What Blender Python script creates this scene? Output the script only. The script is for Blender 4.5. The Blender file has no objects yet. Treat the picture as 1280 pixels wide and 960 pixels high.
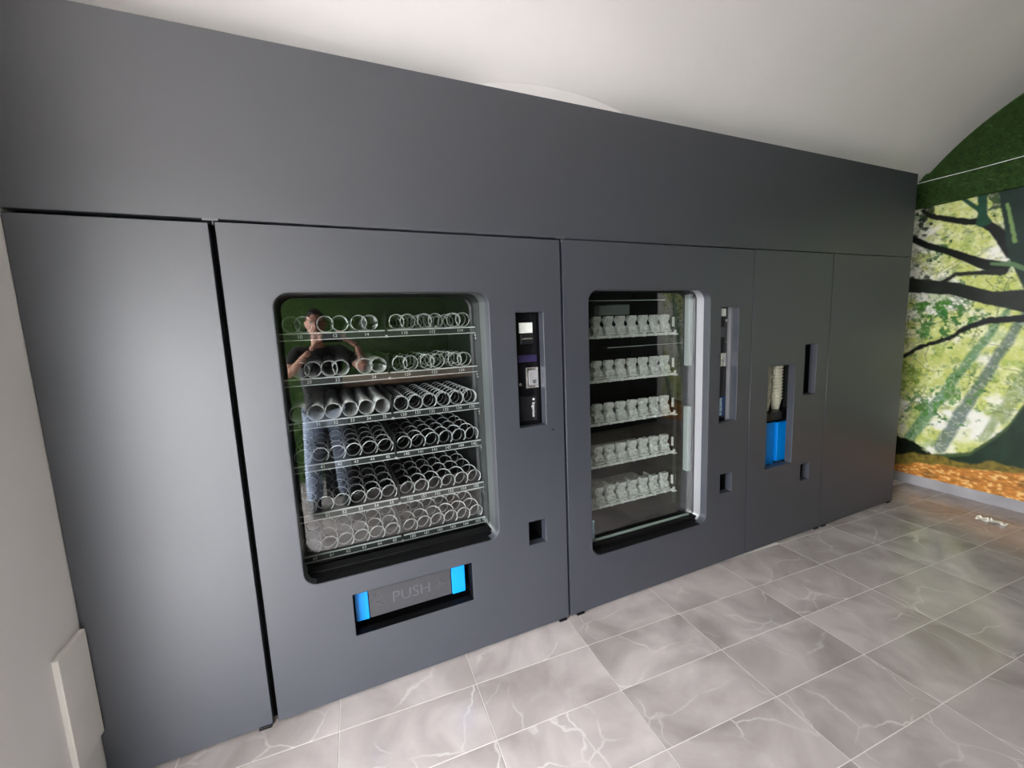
import bpy, bmesh, math, random
import numpy as np
from mathutils import Vector, Matrix
random.seed(7)
scene = bpy.context.scene
C = scene.collection

# ------------------------------------------------------------------ camera
F_PX = 522.1
cam_d = bpy.data.cameras.new('camera'); cam = bpy.data.objects.new('camera', cam_d); C.objects.link(cam)
CAM = Vector((0.634, -1.7705, 1.5395))
cam.location = CAM
cam.rotation_mode = 'XYZ'; cam.rotation_euler = (1.4394, 0.0414, -0.4154)
cam_d.sensor_fit = 'HORIZONTAL'; cam_d.sensor_width = 36.0; cam_d.lens = 36.0 * F_PX / 1280.0
cam_d.clip_start = 0.005; cam_d.clip_end = 60
scene.camera = cam
# ------------------------------------------------------------------ light
world = bpy.data.worlds.new('daylight'); scene.world = world; world.use_nodes = True
wb = world.node_tree.nodes['Background']; wb.inputs[0].default_value = (0.95, 0.975, 1.0, 1); wb.inputs[1].default_value = 15.0
vs = scene.view_settings
vs.view_transform = 'Standard'; vs.look = 'None'; vs.gamma = 1.0; vs.exposure = 0.95; vs.use_curve_mapping = False
# daylight enters by the wide entrance on the left; the portal only guides sampling
def portal(name, loc, rot, w, h):
    pl = bpy.data.lights.new(name, 'AREA'); pl.shape = 'RECTANGLE'; pl.size = w; pl.size_y = h; pl.cycles.is_portal = True
    po = bpy.data.objects.new(name, pl); C.objects.link(po); po.location = loc; po.rotation_euler = rot
portal('entrance_left_offscreen', (-2.31, -1.63, 1.35), (math.pi/2, 0, -math.pi/2), 2.06, 2.7)
portal('entrance_behind_offscreen', (-1.25, -2.76, 1.25), (math.pi/2, 0, 0), 2.05, 2.4)

# ------------------------------------------------------------------ materials
MATS = {}
def lin(c): return tuple((x/12.92 if x <= 0.04045 else ((x+0.055)/1.055)**2.4) for x in c)
def srgb(r, g, b): return lin((r/255, g/255, b/255))
def new_mat(name):
    m = bpy.data.materials.new(name); m.use_nodes = True
    MATS[name] = m
    return m, m.node_tree, m.node_tree.nodes['Principled BSDF']
def mat(name, col, rough=0.5, metal=0.0, noise=0.0, nscale=20.0, bump=0.0, emit=0.0, spec=0.5, ecol=None):
    m, nt, b = new_mat(name)
    b.inputs['Roughness'].default_value = rough; b.inputs['Metallic'].default_value = metal
    b.inputs['Specular IOR Level'].default_value = spec
    b.inputs['Base Color'].default_value = (*col, 1)
    if noise or bump:
        tc = nt.nodes.new('ShaderNodeTexCoord'); n = nt.nodes.new('ShaderNodeTexNoise')
        n.inputs['Scale'].default_value = nscale; n.inputs['Detail'].default_value = 5
        nt.links.new(tc.outputs['Object'], n.inputs['Vector'])
        if noise:
            r = nt.nodes.new('ShaderNodeValToRGB')
            r.color_ramp.elements[0].position = 0.3; r.color_ramp.elements[1].position = 0.7
            r.color_ramp.elements[0].color = (*[max(0, c*(1-noise)) for c in col], 1)
            r.color_ramp.elements[1].color = (*[min(1, c*(1+noise)) for c in col], 1)
            nt.links.new(n.outputs['Fac'], r.inputs[0]); nt.links.new(r.outputs[0], b.inputs['Base Color'])
        if bump:
            bp = nt.nodes.new('ShaderNodeBump'); bp.inputs['Strength'].default_value = bump; bp.inputs['Distance'].default_value = 0.004
            nt.links.new(n.outputs['Fac'], bp.inputs['Height']); nt.links.new(bp.outputs[0], b.inputs['Normal'])
    if emit:
        b.inputs['Emission Color'].default_value = (*(ecol or col), 1); b.inputs['Emission Strength'].default_value = emit
    return m
mat('anthracite', (0.029, 0.032, 0.043), 0.47, noise=0.05, nscale=3.0, spec=1.1)
mat('plaster', (0.78, 0.755, 0.745), 0.8, noise=0.03, nscale=2.0, bump=0.15)
mat('ceiling_paint', (0.78, 0.755, 0.745), 0.8, noise=0.03, nscale=1.5, bump=0.2)
mat('cover_board', (0.78, 0.75, 0.71), 0.7, noise=0.04, nscale=6.0)
mat('moss_wall', (0.036, 0.085, 0.014), 0.95, noise=0.45, nscale=40.0, bump=1.0)
mat('turf_blade', (0.04, 0.092, 0.017), 0.8, noise=0.4, nscale=25.0)
mat('skirting', (0.34, 0.33, 0.34), 0.35, noise=0.15, nscale=5.0)
mat('black_plastic', (0.004, 0.004, 0.005), 0.3, spec=0.2)
mat('black_matt', (0.0025, 0.0025, 0.003), 0.6, spec=0.15)
mat('liner_black', (0.010, 0.011, 0.011), 0.45)
mat('liner_grey', (0.03, 0.032, 0.033), 0.4)
mat('frame_grey', (0.10, 0.115, 0.115), 0.3, 0.4)
mat('flap_grey', (0.045, 0.045, 0.05), 0.45, noise=0.1, nscale=60.0)
mat('flap_text_lit', (0.085, 0.085, 0.095), 0.3)  # lighter than the flap: light on the raised letters put into the colour
mat('blue_plastic', (0.0, 0.26, 0.80), 0.35)
mat('blue_dark', (0.002, 0.03, 0.13), 0.4)
mat('coil_wire', (0.84, 0.84, 0.86), 0.28, 0.65)
mat('strip_dark', (0.03, 0.033, 0.033), 0.4)
mat('strip_lip', (0.75, 0.76, 0.76), 0.35, 0.2)
mat('tag_white', (0.85, 0.85, 0.85), 0.5)
mat('steel', (0.62, 0.61, 0.60), 0.25, 0.9, noise=0.1, nscale=30.0)
mat('alu', (0.40, 0.40, 0.42), 0.35, 0.5)
mat('display', (0.72, 0.74, 0.70), 0.3, emit=0.06, ecol=(0.8, 0.85, 0.75))
mat('purple', (0.020, 0.013, 0.06), 0.4)
mat('slot_dark', (0.012, 0.012, 0.014), 0.3)
mat('pusher_white', (0.84, 0.86, 0.78), 0.4, noise=0.25, nscale=45.0)
mat('tube_grey', (0.42, 0.46, 0.44), 0.35)
mat('sticker_glow_blue', (0.40, 0.55, 0.68), 0.5, noise=0.5, nscale=60.0)
mat('cup_paper', (0.62, 0.60, 0.46), 0.5, noise=0.1, nscale=20.0)
mat('wood_top', (0.50, 0.33, 0.22), 0.45, noise=0.15, nscale=6.0)
mat('counter_black', (0.008, 0.008, 0.009), 0.5)
mat('dark_board', (0.010, 0.012, 0.010), 0.6)
mat('piece_white', (0.75, 0.72, 0.62), 0.6)
mat('skin', (0.52, 0.27, 0.19), 0.5, noise=0.08, nscale=25.0)
mat('hair', (0.012, 0.009, 0.007), 0.6)
mat('shirt', (0.008, 0.008, 0.009), 0.85, noise=0.2, nscale=30.0)
mat('jeans', (0.30, 0.36, 0.48), 0.8, noise=0.3, nscale=9.0)
mat('shoe', (0.012, 0.012, 0.013), 0.5)

GLASS_R = 0.11
def glass_mat(name, tint):
    m = bpy.data.materials.new(name); m.use_nodes = True; MATS[name] = m
    nt = m.node_tree; nt.nodes.clear()
    out = nt.nodes.new('ShaderNodeOutputMaterial'); mix = nt.nodes.new('ShaderNodeMixShader')
    t = nt.nodes.new('ShaderNodeBsdfTransparent'); t.inputs[0].default_value = (*tint, 1)
    g = nt.nodes.new('ShaderNodeBsdfGlossy'); g.inputs['Roughness'].default_value = 0.0
    def M(op, a, b=None):
        n = nt.nodes.new('ShaderNodeMath'); n.operation = op
        for i, v in enumerate((a, b)):
            if v is None: continue
            if isinstance(v, (int, float)): n.inputs[i].default_value = v
            else: nt.links.new(v, n.inputs[i])
        return n.outputs[0]
    ge = nt.nodes.new('ShaderNodeNewGeometry'); dt = nt.nodes.new('ShaderNodeVectorMath'); dt.operation = 'DOT_PRODUCT'
    nt.links.new(ge.outputs['Incoming'], dt.inputs[0]); nt.links.new(ge.outputs['Normal'], dt.inputs[1])
    sch = M('POWER', M('SUBTRACT', 1.0, M('ABSOLUTE', dt.outputs['Value'])), 5.0)      # Schlick reflectance of a pane
    fac = M('ADD', M('MULTIPLY', sch, 1.0-GLASS_R), GLASS_R)
    nt.links.new(fac, mix.inputs[0])
    nt.links.new(t.outputs[0], mix.inputs[1]); nt.links.new(g.outputs[0], mix.inputs[2]); nt.links.new(mix.outputs[0], out.inputs[0])
glass_mat('window_glass', (0.88, 0.90, 0.89))

def tile_mat():
    m, nt, b = new_mat('marble_tile')
    N = nt.nodes.new; L = nt.links.new
    tc = N('ShaderNodeTexCoord'); oi = N('ShaderNodeObjectInfo')
    sc = N('ShaderNodeVectorMath'); sc.operation = 'SCALE'; sc.inputs[0].default_value = (17.3, 9.1, 5.7)
    L(oi.outputs['Random'], sc.inputs['Scale'])
    ad = N('ShaderNodeVectorMath'); ad.operation = 'ADD'; L(tc.outputs['Object'], ad.inputs[0]); L(sc.outputs[0], ad.inputs[1])
    n1 = N('ShaderNodeTexNoise'); n1.inputs['Scale'].default_value = 3.2; n1.inputs['Detail'].default_value = 8; n1.inputs['Distortion'].default_value = 0.6
    L(ad.outputs[0], n1.inputs['Vector'])
    r1 = N('ShaderNodeValToRGB'); r1.color_ramp.elements[0].position = 0.32; r1.color_ramp.elements[1].position = 0.72
    r1.color_ramp.elements[0].color = (0.30, 0.264, 0.254, 1); r1.color_ramp.elements[1].color = (0.55, 0.500, 0.488, 1)
    L(n1.outputs['Fac'], r1.inputs[0])
    # veins: thin bands of a warped noise
    n2 = N('ShaderNodeTexNoise'); n2.inputs['Scale'].default_value = 3.0; n2.inputs['Detail'].default_value = 6; L(ad.outputs[0], n2.inputs['Vector'])
    wsc = N('ShaderNodeVectorMath'); wsc.operation = 'SCALE'; wsc.inputs['Scale'].default_value = 0.28; L(n2.outputs['Color'], wsc.inputs[0])
    wad = N('ShaderNodeVectorMath'); wad.operation = 'ADD'; L(ad.outputs[0], wad.inputs[0]); L(wsc.outputs[0], wad.inputs[1])
    vo = N('ShaderNodeTexVoronoi'); vo.feature = 'DISTANCE_TO_EDGE'; vo.inputs['Scale'].default_value = 2.6; L(wad.outputs[0], vo.inputs['Vector'])
    r2 = N('ShaderNodeValToRGB'); r2.color_ramp.elements[0].position = 0.0; r2.color_ramp.elements[1].position = 0.016
    r2.color_ramp.elements[0].color = (0.6, 0.6, 0.6, 1); r2.color_ramp.elements[1].color = (0, 0, 0, 1)
    L(vo.outputs['Distance'], r2.inputs[0])
    n3 = N('ShaderNodeTexNoise'); n3.inputs['Scale'].default_value = 4.0; L(ad.outputs[0], n3.inputs['Vector'])
    r3 = N('ShaderNodeValToRGB'); r3.color_ramp.elements[0].position = 0.42; r3.color_ramp.elements[1].position = 0.66; L(n3.outputs['Fac'], r3.inputs[0])
    mu = N('ShaderNodeMath'); mu.operation = 'MULTIPLY'; L(r2.outputs[0], mu.inputs[0]); L(r3.outputs[0], mu.inputs[1])
    mx = N('ShaderNodeMixRGB'); mx.inputs[2].default_value = (0.72, 0.69, 0.68, 1)
    L(mu.outputs[0], mx.inputs[0]); L(r1.outputs[0], mx.inputs[1]); L(mx.outputs[0], b.inputs['Base Color'])
    b.inputs['Roughness'].default_value = 0.16; b.inputs['Specular IOR Level'].default_value = 0.7
tile_mat()
mat('grout', (0.66, 0.62, 0.59), 0.8)
mat('pavement', (0.16, 0.155, 0.15), 0.9, noise=0.1, nscale=3.0)
def vcol_mat(name, rough):
    m, nt, b = new_mat(name)
    a = nt.nodes.new('ShaderNodeVertexColor'); a.layer_name = 'print'
    nt.links.new(a.outputs['Color'], b.inputs['Base Color']); b.inputs['Roughness'].default_value = rough
    b.inputs['Specular IOR Level'].default_value = 0.4
vcol_mat('mural_print', 0.35)

# ------------------------------------------------------------------ helpers
def link(o, parent=None):
    C.objects.link(o)
    if parent is not None:
        o.parent = parent
    return o
def tag(o, label=None, cat=None, group=None, kind=None):
    if label: o['label'] = label
    if cat: o['category'] = cat
    if group: o['group'] = group
    if kind: o['kind'] = kind
    return o
def thing(name, label, cat, group=None, loc=(0, 0, 0)):
    o = bpy.data.objects.new(name, None); o.empty_display_size = 0.1; o.location = loc
    C.objects.link(o); return tag(o, label, cat, group)
def mesh_obj(name, me, m, parent=None, smooth=False):
    me.name = name
    if m: me.materials.append(MATS[m])
    if smooth:
        me.polygons.foreach_set('use_smooth', [True]*len(me.polygons))
    o = bpy.data.objects.new(name, me); link(o, parent)
    if parent is not None and parent.type == 'EMPTY' and parent.location.length > 0:
        o.location = -parent.location
    return o
def bm_obj(name, bm, m, parent=None, smooth=False):
    me = bpy.data.meshes.new(name); bm.to_mesh(me); bm.free()
    return mesh_obj(name, me, m, parent, smooth)
def add_box(bm, x0, x1, y0, y1, z0, z1, bev=0.0):
    r = bmesh.ops.create_cube(bm, size=1.0)
    vs_ = r['verts']
    for v in vs_:
        v.co = Vector(((x0+x1)/2 + v.co.x*(x1-x0), (y0+y1)/2 + v.co.y*(y1-y0), (z0+z1)/2 + v.co.z*(z1-z0)))
    if bev:
        es = list({e for v in vs_ for e in v.link_edges})
        bmesh.ops.bevel(bm, geom=es, offset=bev, segments=2, affect='EDGES', profile=0.5)
def box(name, x0, x1, y0, y1, z0, z1, m, parent=None, bev=0.0):
    bm = bmesh.new(); add_box(bm, x0, x1, y0, y1, z0, z1, bev); return bm_obj(name, bm, m, parent)
def rrect(x0, x1, z0, z1, r=0.0, n=8):
    if r <= 0: return [(x0, z0), (x1, z0), (x1, z1), (x0, z1)]
    pts = []
    for cx, cz, a0 in ((x1-r, z0+r, -90), (x1-r, z1-r, 0), (x0+r, z1-r, 90), (x0+r, z0+r, 180)):
        for i in range(n+1):
            a = math.radians(a0 + 90*i/n); pts.append((cx+r*math.cos(a), cz+r*math.sin(a)))
    return pts
def plate_mesh(outer, holes, y0, y1, bev=0.0):
    """flat plate in the XZ plane with holes, from y0 (front) to y1 (back)"""
    cu = bpy.data.curves.new('tmp', 'CURVE'); cu.dimensions = '2D'; cu.fill_mode = 'BOTH'
    for pts in [outer] + holes:
        sp = cu.splines.new('POLY'); sp.points.add(len(pts)-1)
        for p, q in zip(sp.points, pts): p.co = (q[0], q[1], 0, 1)
        sp.use_cyclic_u = True
    cu.extrude = (y1-y0)/2 - bev; cu.bevel_depth = bev; cu.bevel_resolution = 1; cu.offset = -bev
    o = bpy.data.objects.new('tmp', cu); C.objects.link(o)
    dg = bpy.context.evaluated_depsgraph_get(); dg.update()
    me = bpy.data.meshes.new_from_object(o.evaluated_get(dg))
    bpy.data.objects.remove(o); bpy.data.curves.remove(cu)
    me.materials.clear()
    me.transform(Matrix(((1, 0, 0, 0), (0, 0, -1, (y0+y1)/2), (0, 1, 0, 0), (0, 0, 0, 1))))
    return me
def text_mesh(s, size, ext=0.0006):
    cu = bpy.data.curves.new('tmp', 'FONT'); cu.body = s; cu.size = size; cu.extrude = ext; cu.align_x = 'CENTER'; cu.align_y = 'CENTER'
    cu.resolution_u = 3
    o = bpy.data.objects.new('tmp', cu); C.objects.link(o)
    dg = bpy.context.evaluated_depsgraph_get(); dg.update()
    me = bpy.data.meshes.new_from_object(o.evaluated_get(dg))
    bpy.data.objects.remove(o); bpy.data.curves.remove(cu); me.materials.clear()
    return me
RX = Matrix.Rotation(math.pi/2, 4, 'X')
def text_obj(name, s, size, loc, m, parent, spin=0.0, ext=0.0006):
    me = text_mesh(s, size, ext)
    me.transform(Matrix.Translation(loc) @ RX @ Matrix.Rotation(spin, 4, 'Z'))
    return mesh_obj(name, me, m, parent)
def tube(bm, pts, r, sides=6, cap=True):
    rings = []
    n = len(pts); up = Vector((0, 0, 1))
    for i, p in enumerate(pts):
        d = (pts[min(i+1, n-1)] - pts[max(i-1, 0)]).normalized()
        u = d.cross(up)
        if u.length < 1e-4: u = d.cross(Vector((1, 0, 0)))
        u.normalize(); w = d.cross(u)
        rr = r[i] if isinstance(r, (list, tuple)) else r
        rings.append([bm.verts.new(p + (u*math.cos(2*math.pi*k/sides) + w*math.sin(2*math.pi*k/sides))*rr) for k in range(sides)])
    for a, b in zip(rings, rings[1:]):
        for k in range(sides):
            bm.faces.new((a[k], a[(k+1) % sides], b[(k+1) % sides], b[k]))
    if cap:
        bm.faces.new(rings[0][::-1]); bm.faces.new(rings[-1])
def cyl(bm, c, axis, r, h, n=20):
    a = Vector(axis).normalized(); tube(bm, [Vector(c)-a*h/2, Vector(c)+a*h/2], r, n)
def shell(name, x0, x1, y0, y1, z0, z1, m, parent, t=0.02):
    """open-fronted box (front at y0)"""
    bm = bmesh.new()
    add_box(bm, x0-t, x0, y0, y1, z0-t, z1+t); add_box(bm, x1, x1+t, y0, y1, z0-t, z1+t)
    add_box(bm, x0, x1, y0, y1, z0-t, z0); add_box(bm, x0, x1, y0, y1, z1, z1+t)
    add_box(bm, x0-t, x1+t, y1, y1+t, z0-t, z1+t)
    return bm_obj(name, bm, m, parent)

# ================================================================== the room
TH = -0.0511                                   # the room is turned a little against the cabinet
ct, st = math.cos(TH), math.sin(TH)
RWA, RWB = Vector((5.336, -0.5596)), Vector((5.3605, 0.2449))
RD = (RWB-RWA).normalized()                    # direction of the right wall (towards the back)
def rw(y): return RWA.x + RD.x/RD.y*(y-RWA.y)   # x of the right wall at depth y
SOUTH = lambda x: -2.80 + st*(x-0.2)           # wall behind the photographer
NORTH = 0.88
# floor
f = box('floor', -2.6, 5.75, -3.5, 1.0, -0.10, -0.0012, 'grout'); tag(f, kind='structure')
TS, TV = 0.5593, 0.2752
tme = None
for i in range(-7, 9):
    for j in range(-3, 12):
        a0, b0 = (i+0.5)*TS, -(j+0.5)*TV
        cx, cy = 1.0971 + a0*ct - b0*st, -0.1758 + a0*st + b0*ct
        if not (-2.5 < cx < rw(cy)+0.22 and SOUTH(cx)-0.1 < cy < 0.12): continue
        if tme is None:
            bm = bmesh.new(); g = 0.0016
            add_box(bm, -TS/2+g, TS/2-g, -TV/2+g, TV/2-g, -0.008, 0.0, 0.0008)
            tme = bpy.data.meshes.new('tile'); bm.to_mesh(tme); bm.free(); tme.materials.append(MATS['marble_tile'])
        o = bpy.data.objects.new('tile', tme); link(o, f); o.location = (cx, cy, 0); o.rotation_euler = (0, 0, TH)
# paved ground outside the entrance, unseen, added to cut light reaching the ceiling
g_ = box('ground', -16, 3.0, -16, 6, -0.30, -0.11, 'pavement'); g_['kind'] = 'structure'
# right wall
def wall_strip(name, p, q, z0, z1, t, m, parent=None, kind='structure', off=0.0):
    """upright slab along p->q; its room face lies on the line p-q (moved `off` into the room), thickness t outward"""
    p, q = Vector(p), Vector(q); d = (q-p).normalized(); n = Vector((-d.y, d.x))   # n = into the room
    a, b = p + n*off, q + n*off; a2, b2 = p + n*(off-t), q + n*(off-t)
    bm = bmesh.new()
    lo = [bm.verts.new((v.x, v.y, z0)) for v in (a, b, b2, a2)]; hi = [bm.verts.new((v.x, v.y, z1)) for v in (a, b, b2, a2)]
    bm.faces.new(lo[::-1]); bm.faces.new(hi)
    for k in range(4): bm.faces.new((lo[k], lo[(k+1) % 4], hi[(k+1) % 4], hi[k]))
    bmesh.ops.recalc_face_normals(bm, faces=bm.faces)
    o = bm_obj(name, bm, m, parent)
    if kind and parent is None: o['kind'] = kind
    return o
S0 = (rw(-3.1), -3.1); N0 = (rw(NORTH), NORTH)
wr = wall_strip('wall_right', S0, N0, -0.02, 3.6, 0.15, 'plaster')
wall_strip('baseboard_right', (rw(-3.05), -3.05), N0, 0.0, 0.088, 0.012, 'skirting', off=0.012)
wn = box('wall_back', -2.4, 5.6, NORTH, NORTH+0.15, -0.02, 3.6, 'plaster'); wn['kind'] = 'structure'
pier = box('wall_left', -2.35, -0.211, -0.60, NORTH, -0.02, 3.6, 'plaster'); pier['kind'] = 'structure'
o = box('wall_entrance_above', -2.45, -2.30, -2.9, -0.60, 2.70, 3.6, 'plaster'); o['kind'] = 'structure'
ws = wall_strip('wall_front', (-0.16, SOUTH(-0.16)), (5.6, SOUTH(5.6)), -0.02, 3.6, 0.15, 'moss_wall')
wall_strip('wall_front_above', (-2.45, SOUTH(-2.45)), (-0.16, SOUTH(-0.16)), 2.50, 3.6, 0.15, 'plaster')
# vaulted ceiling: barrel along x, with cross vaults cutting in from the back and the front
def barrel(y):
    if y > 0.25: return 2.5726 - (y-0.25)*0.85
    if y >= -0.97: return 1.70 + math.sqrt(max(0, 1.5**2 - (y+0.97)**2))
    return 1.70 + 1.5*math.sqrt(max(0, 1-((y+0.97)/2.1)**2))
def vault(x, y):
    z = barrel(y)
    return z
xs = list(np.arange(-2.44, 5.62, 0.04)); ys = list(np.arange(-3.12, 0.95, 0.03))
V, Fc = [], []
for y in ys:
    for x in xs: V.append((x, y, vault(x, y)))
nx = len(xs)
for j in range(len(ys)-1):
    for i in range(nx-1):
        a = j*nx+i; Fc.append((a, a+nx, a+nx+1, a+1))
me = bpy.data.meshes.new('ceiling'); me.from_pydata(V, [], Fc)
ce = mesh_obj('ceiling', me, 'ceiling_paint', smooth=True); ce['kind'] = 'structure'
so = ce.modifiers.new('t', 'SOLIDIFY'); so.thickness = 0.06; so.offset = -1

# arched plaster block between the vault and the cabinet top
bm = bmesh.new(); prof = [(1.36, 2.30)] + [(1.36+0.86*t, 2.615+0.055*math.sin(math.pi*min(1, t*1.06+.02))**.7 if t < .93 else 2.60) for t in np.linspace(0, 1, 30)] + [(2.22, 2.30)]
fa = [bm.verts.new((x, .11, z)) for x, z in prof]; fb = [bm.verts.new((x, .62, z-.0)) for x, z in prof]
bm.faces.new(fa); bm.faces.new(fb[::-1])
for k in range(len(prof)): q = (k+1) % len(prof); bm.faces.new((fa[q], fa[k], fb[k], fb[q]))
bmesh.ops.recalc_face_normals(bm, faces=bm.faces)
o = bm_obj('trim_1', bm, 'ceiling_paint'); o['kind'] = 'structure'

# ---- mural: a printed forest on the right wall, drawn point by point
rng = np.random.default_rng(3)
def vnoise(u, v, s, seed):
    r = np.random.default_rng(seed).random((97, 97)); u, v = u*s, v*s
    i, j = np.floor(u).astype(int), np.floor(v).astype(int); fu, fv = u-i, v-j
    fu, fv = fu*fu*(3-2*fu), fv*fv*(3-2*fv); i %= 97; j %= 97; i1, j1 = (i+1) % 97, (j+1) % 97
    return (r[i, j]*(1-fu)+r[i1, j]*fu)*(1-fv) + (r[i, j1]*(1-fu)+r[i1, j1]*fu)*fv
def fbm(u, v, s, seed, o=4):
    t = 0; a = 0.5
    for k in range(o): t = t + a*vnoise(u+k*3.1, v+k*1.7, s*2**k, seed+k); a *= 0.5
    return t/(1-0.5**o)
def sstep(a, b, x): t = np.clip((x-a)/(b-a), 0, 1); return t*t*(3-2*t)
def pdist(Y, Z, pts, ws_):
    """signed distance to a tapering polyline (negative inside)"""
    best = np.full(Y.shape, 9.0)
    for (a, b), (w0, w1) in zip(zip(pts, pts[1:]), zip(ws_, ws_[1:])):
        ax, ay = a; dx, dy = b[0]-a[0], b[1]-a[1]
        t = np.clip(((Y-ax)*dx+(Z-ay)*dy)/(dx*dx+dy*dy), 0, 1)
        best = np.minimum(best, np.hypot(Y-ax-t*dx, Z-ay-t*dy) - (w0+(w1-w0)*t)/2)
    return best
M_Y0, M_Y1, M_Z0, M_Z1 = -2.9, 0.80, 0.088, 2.406
gy = np.concatenate([np.arange(M_Y0, -0.75, 0.02), np.arange(-0.75, 0.40, 0.006), np.arange(0.40, M_Y1+1e-6, 0.02)])
gz = np.arange(M_Z0, M_Z1, 0.007)
Y, Z = np.meshgrid(gy, gz)
col = np.zeros(Y.shape+(3,))
def paint(mask, c):
    global col
    c = np.asarray(c, float)
    if c.ndim == 1: c = c[None, None, :]
    col = col*(1-mask[..., None]) + c*mask[..., None]
n1 = fbm(Y, Z, 3.0, 11); n2 = fbm(Y, Z, 14, 21); n3 = fbm(Y, Z, 40, 31, 2)
S = lambda r, g, b: np.array(srgb(r, g, b))
paint(np.ones(Y.shape), S(205, 212, 120))
paint(sstep(0.38, 0.62, n2*0.6+n1*0.4), S(232, 234, 175))
paint(sstep(0.46, 0.60, n1*.75+n2*.25)*0.95, S(250, 248, 238))
paint(sstep(0.56, 0.70, fbm(Y, Z, 9, 41))*0.5, S(140, 172, 75))
paint(sstep(0.62, 0.72, fbm(Y, Z, 26, 51))*0.45, S(70, 115, 55))
# slanting far trunks
wob = (n2-0.5)*0.03
for pts, w, c, a in [([(0.156, .416), (-.066, .897), (-.268, 1.33), (-.40, 1.62)], [.085, .075, .05, .03], S(70, 130, 95), .8),
                     ([(-.051, .376), (-.205, .815), (-.394, 1.33), (-.5, 1.6)], [.085, .08, .06, .04], S(85, 110, 105), .85),
                     ([(-.307, .523), (-.476, 1.05), (-.6, 1.4)], [.06, .05, .04], S(150, 165, 110), .8),
                     ([(-.404, .672), (-.485, .946), (-.55, 1.2)], [.04, .03, .03], S(140, 155, 105), .8)]:
    paint(sstep(0.012, -0.012, pdist(Y+wob, Z, pts, w))*a, c)
for k in range(7):                                   # more trunks outside the part in view
    y0 = -0.95-0.3*k; paint(sstep(0.012, -0.012, pdist(Y+wob, Z, [(y0, .4), (y0-.12*(k-2), 2.5)], [.08, .05]))*.8, S(85, 120, 90))
# thin twigs
trng = random.Random(5)
for k in range(46):
    y0, z0 = trng.uniform(-.7, .3), trng.uniform(.7, 2.35); a = trng.uniform(0, 6.28); pts = [(y0, z0)]
    for q in range(4): a += trng.uniform(-.6, .6); pts.append((pts[-1][0]+.06*math.cos(a), pts[-1][1]+.06*math.sin(a)))
    paint(sstep(0.004, -0.002, pdist(Y, Z, pts, [.006, .005, .004, .003, .002]))*.6, S(80, 95, 50))
# leaf clusters
leafn = fbm(Y, Z, 30, 61, 3)
for (cy, cz), r, c in [((-.097, 1.547), .17, (50, 125, 45)), ((.084, 2.04), .10, (45, 110, 60)), ((.212, 2.247), .10, (25, 50, 30)), ((.23, 1.80), .12, (20, 45, 25)),
                       ((.09, 1.384), .10, (70, 140, 60)), ((.134, 1.56), .12, (95, 155, 55)), ((.043, 1.594), .10, (80, 150, 45)), ((.17, 2.33), .09, (35, 60, 40)),
                       ((-.02, 1.40), .12, (60, 130, 60)), ((-.1, .85), .16, (110, 165, 80)), ((.1, .72), .15, (90, 150, 70)), ((.2, 1.0), .14, (150, 180, 70)), ((-.3, 2.38), .16, (30, 70, 45)),
                       ((-.9, 1.9), .4, (60, 120, 50)), ((-1.6, 2.0), .5, (70, 130, 50)), ((-2.3, 1.6), .5, (60, 120, 60)), ((-2.5, 2.2), .4, (50, 100, 50))]:
    d = np.hypot(Y-cy, (Z-cz)*0.8)/r
    paint(sstep(0.05, 0.16, leafn-0.30-0.28*d)*.9, S(*c)*(0.4+0.7*n3[..., None]))
# fine foliage sprayed along the branches
fl_ = fbm(Y, Z, 55, 91, 2); fm = fbm(Y, Z, 5, 95, 3)
paint(sstep(.56, .66, fl_)*sstep(.46, .58, fm)*.5*sstep(.55, .8, Z), S(70, 108, 48)*(0.5+.9*n3[..., None]))
paint(sstep(.60, .70, fbm(Y, Z, 60, 97, 2))*.22, S(250, 250, 225))
paint(sstep(.62, .70, fbm(Y, Z, 48, 99, 2))*.22*sstep(1.2, 1.6, Z), S(35, 60, 30))
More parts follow.
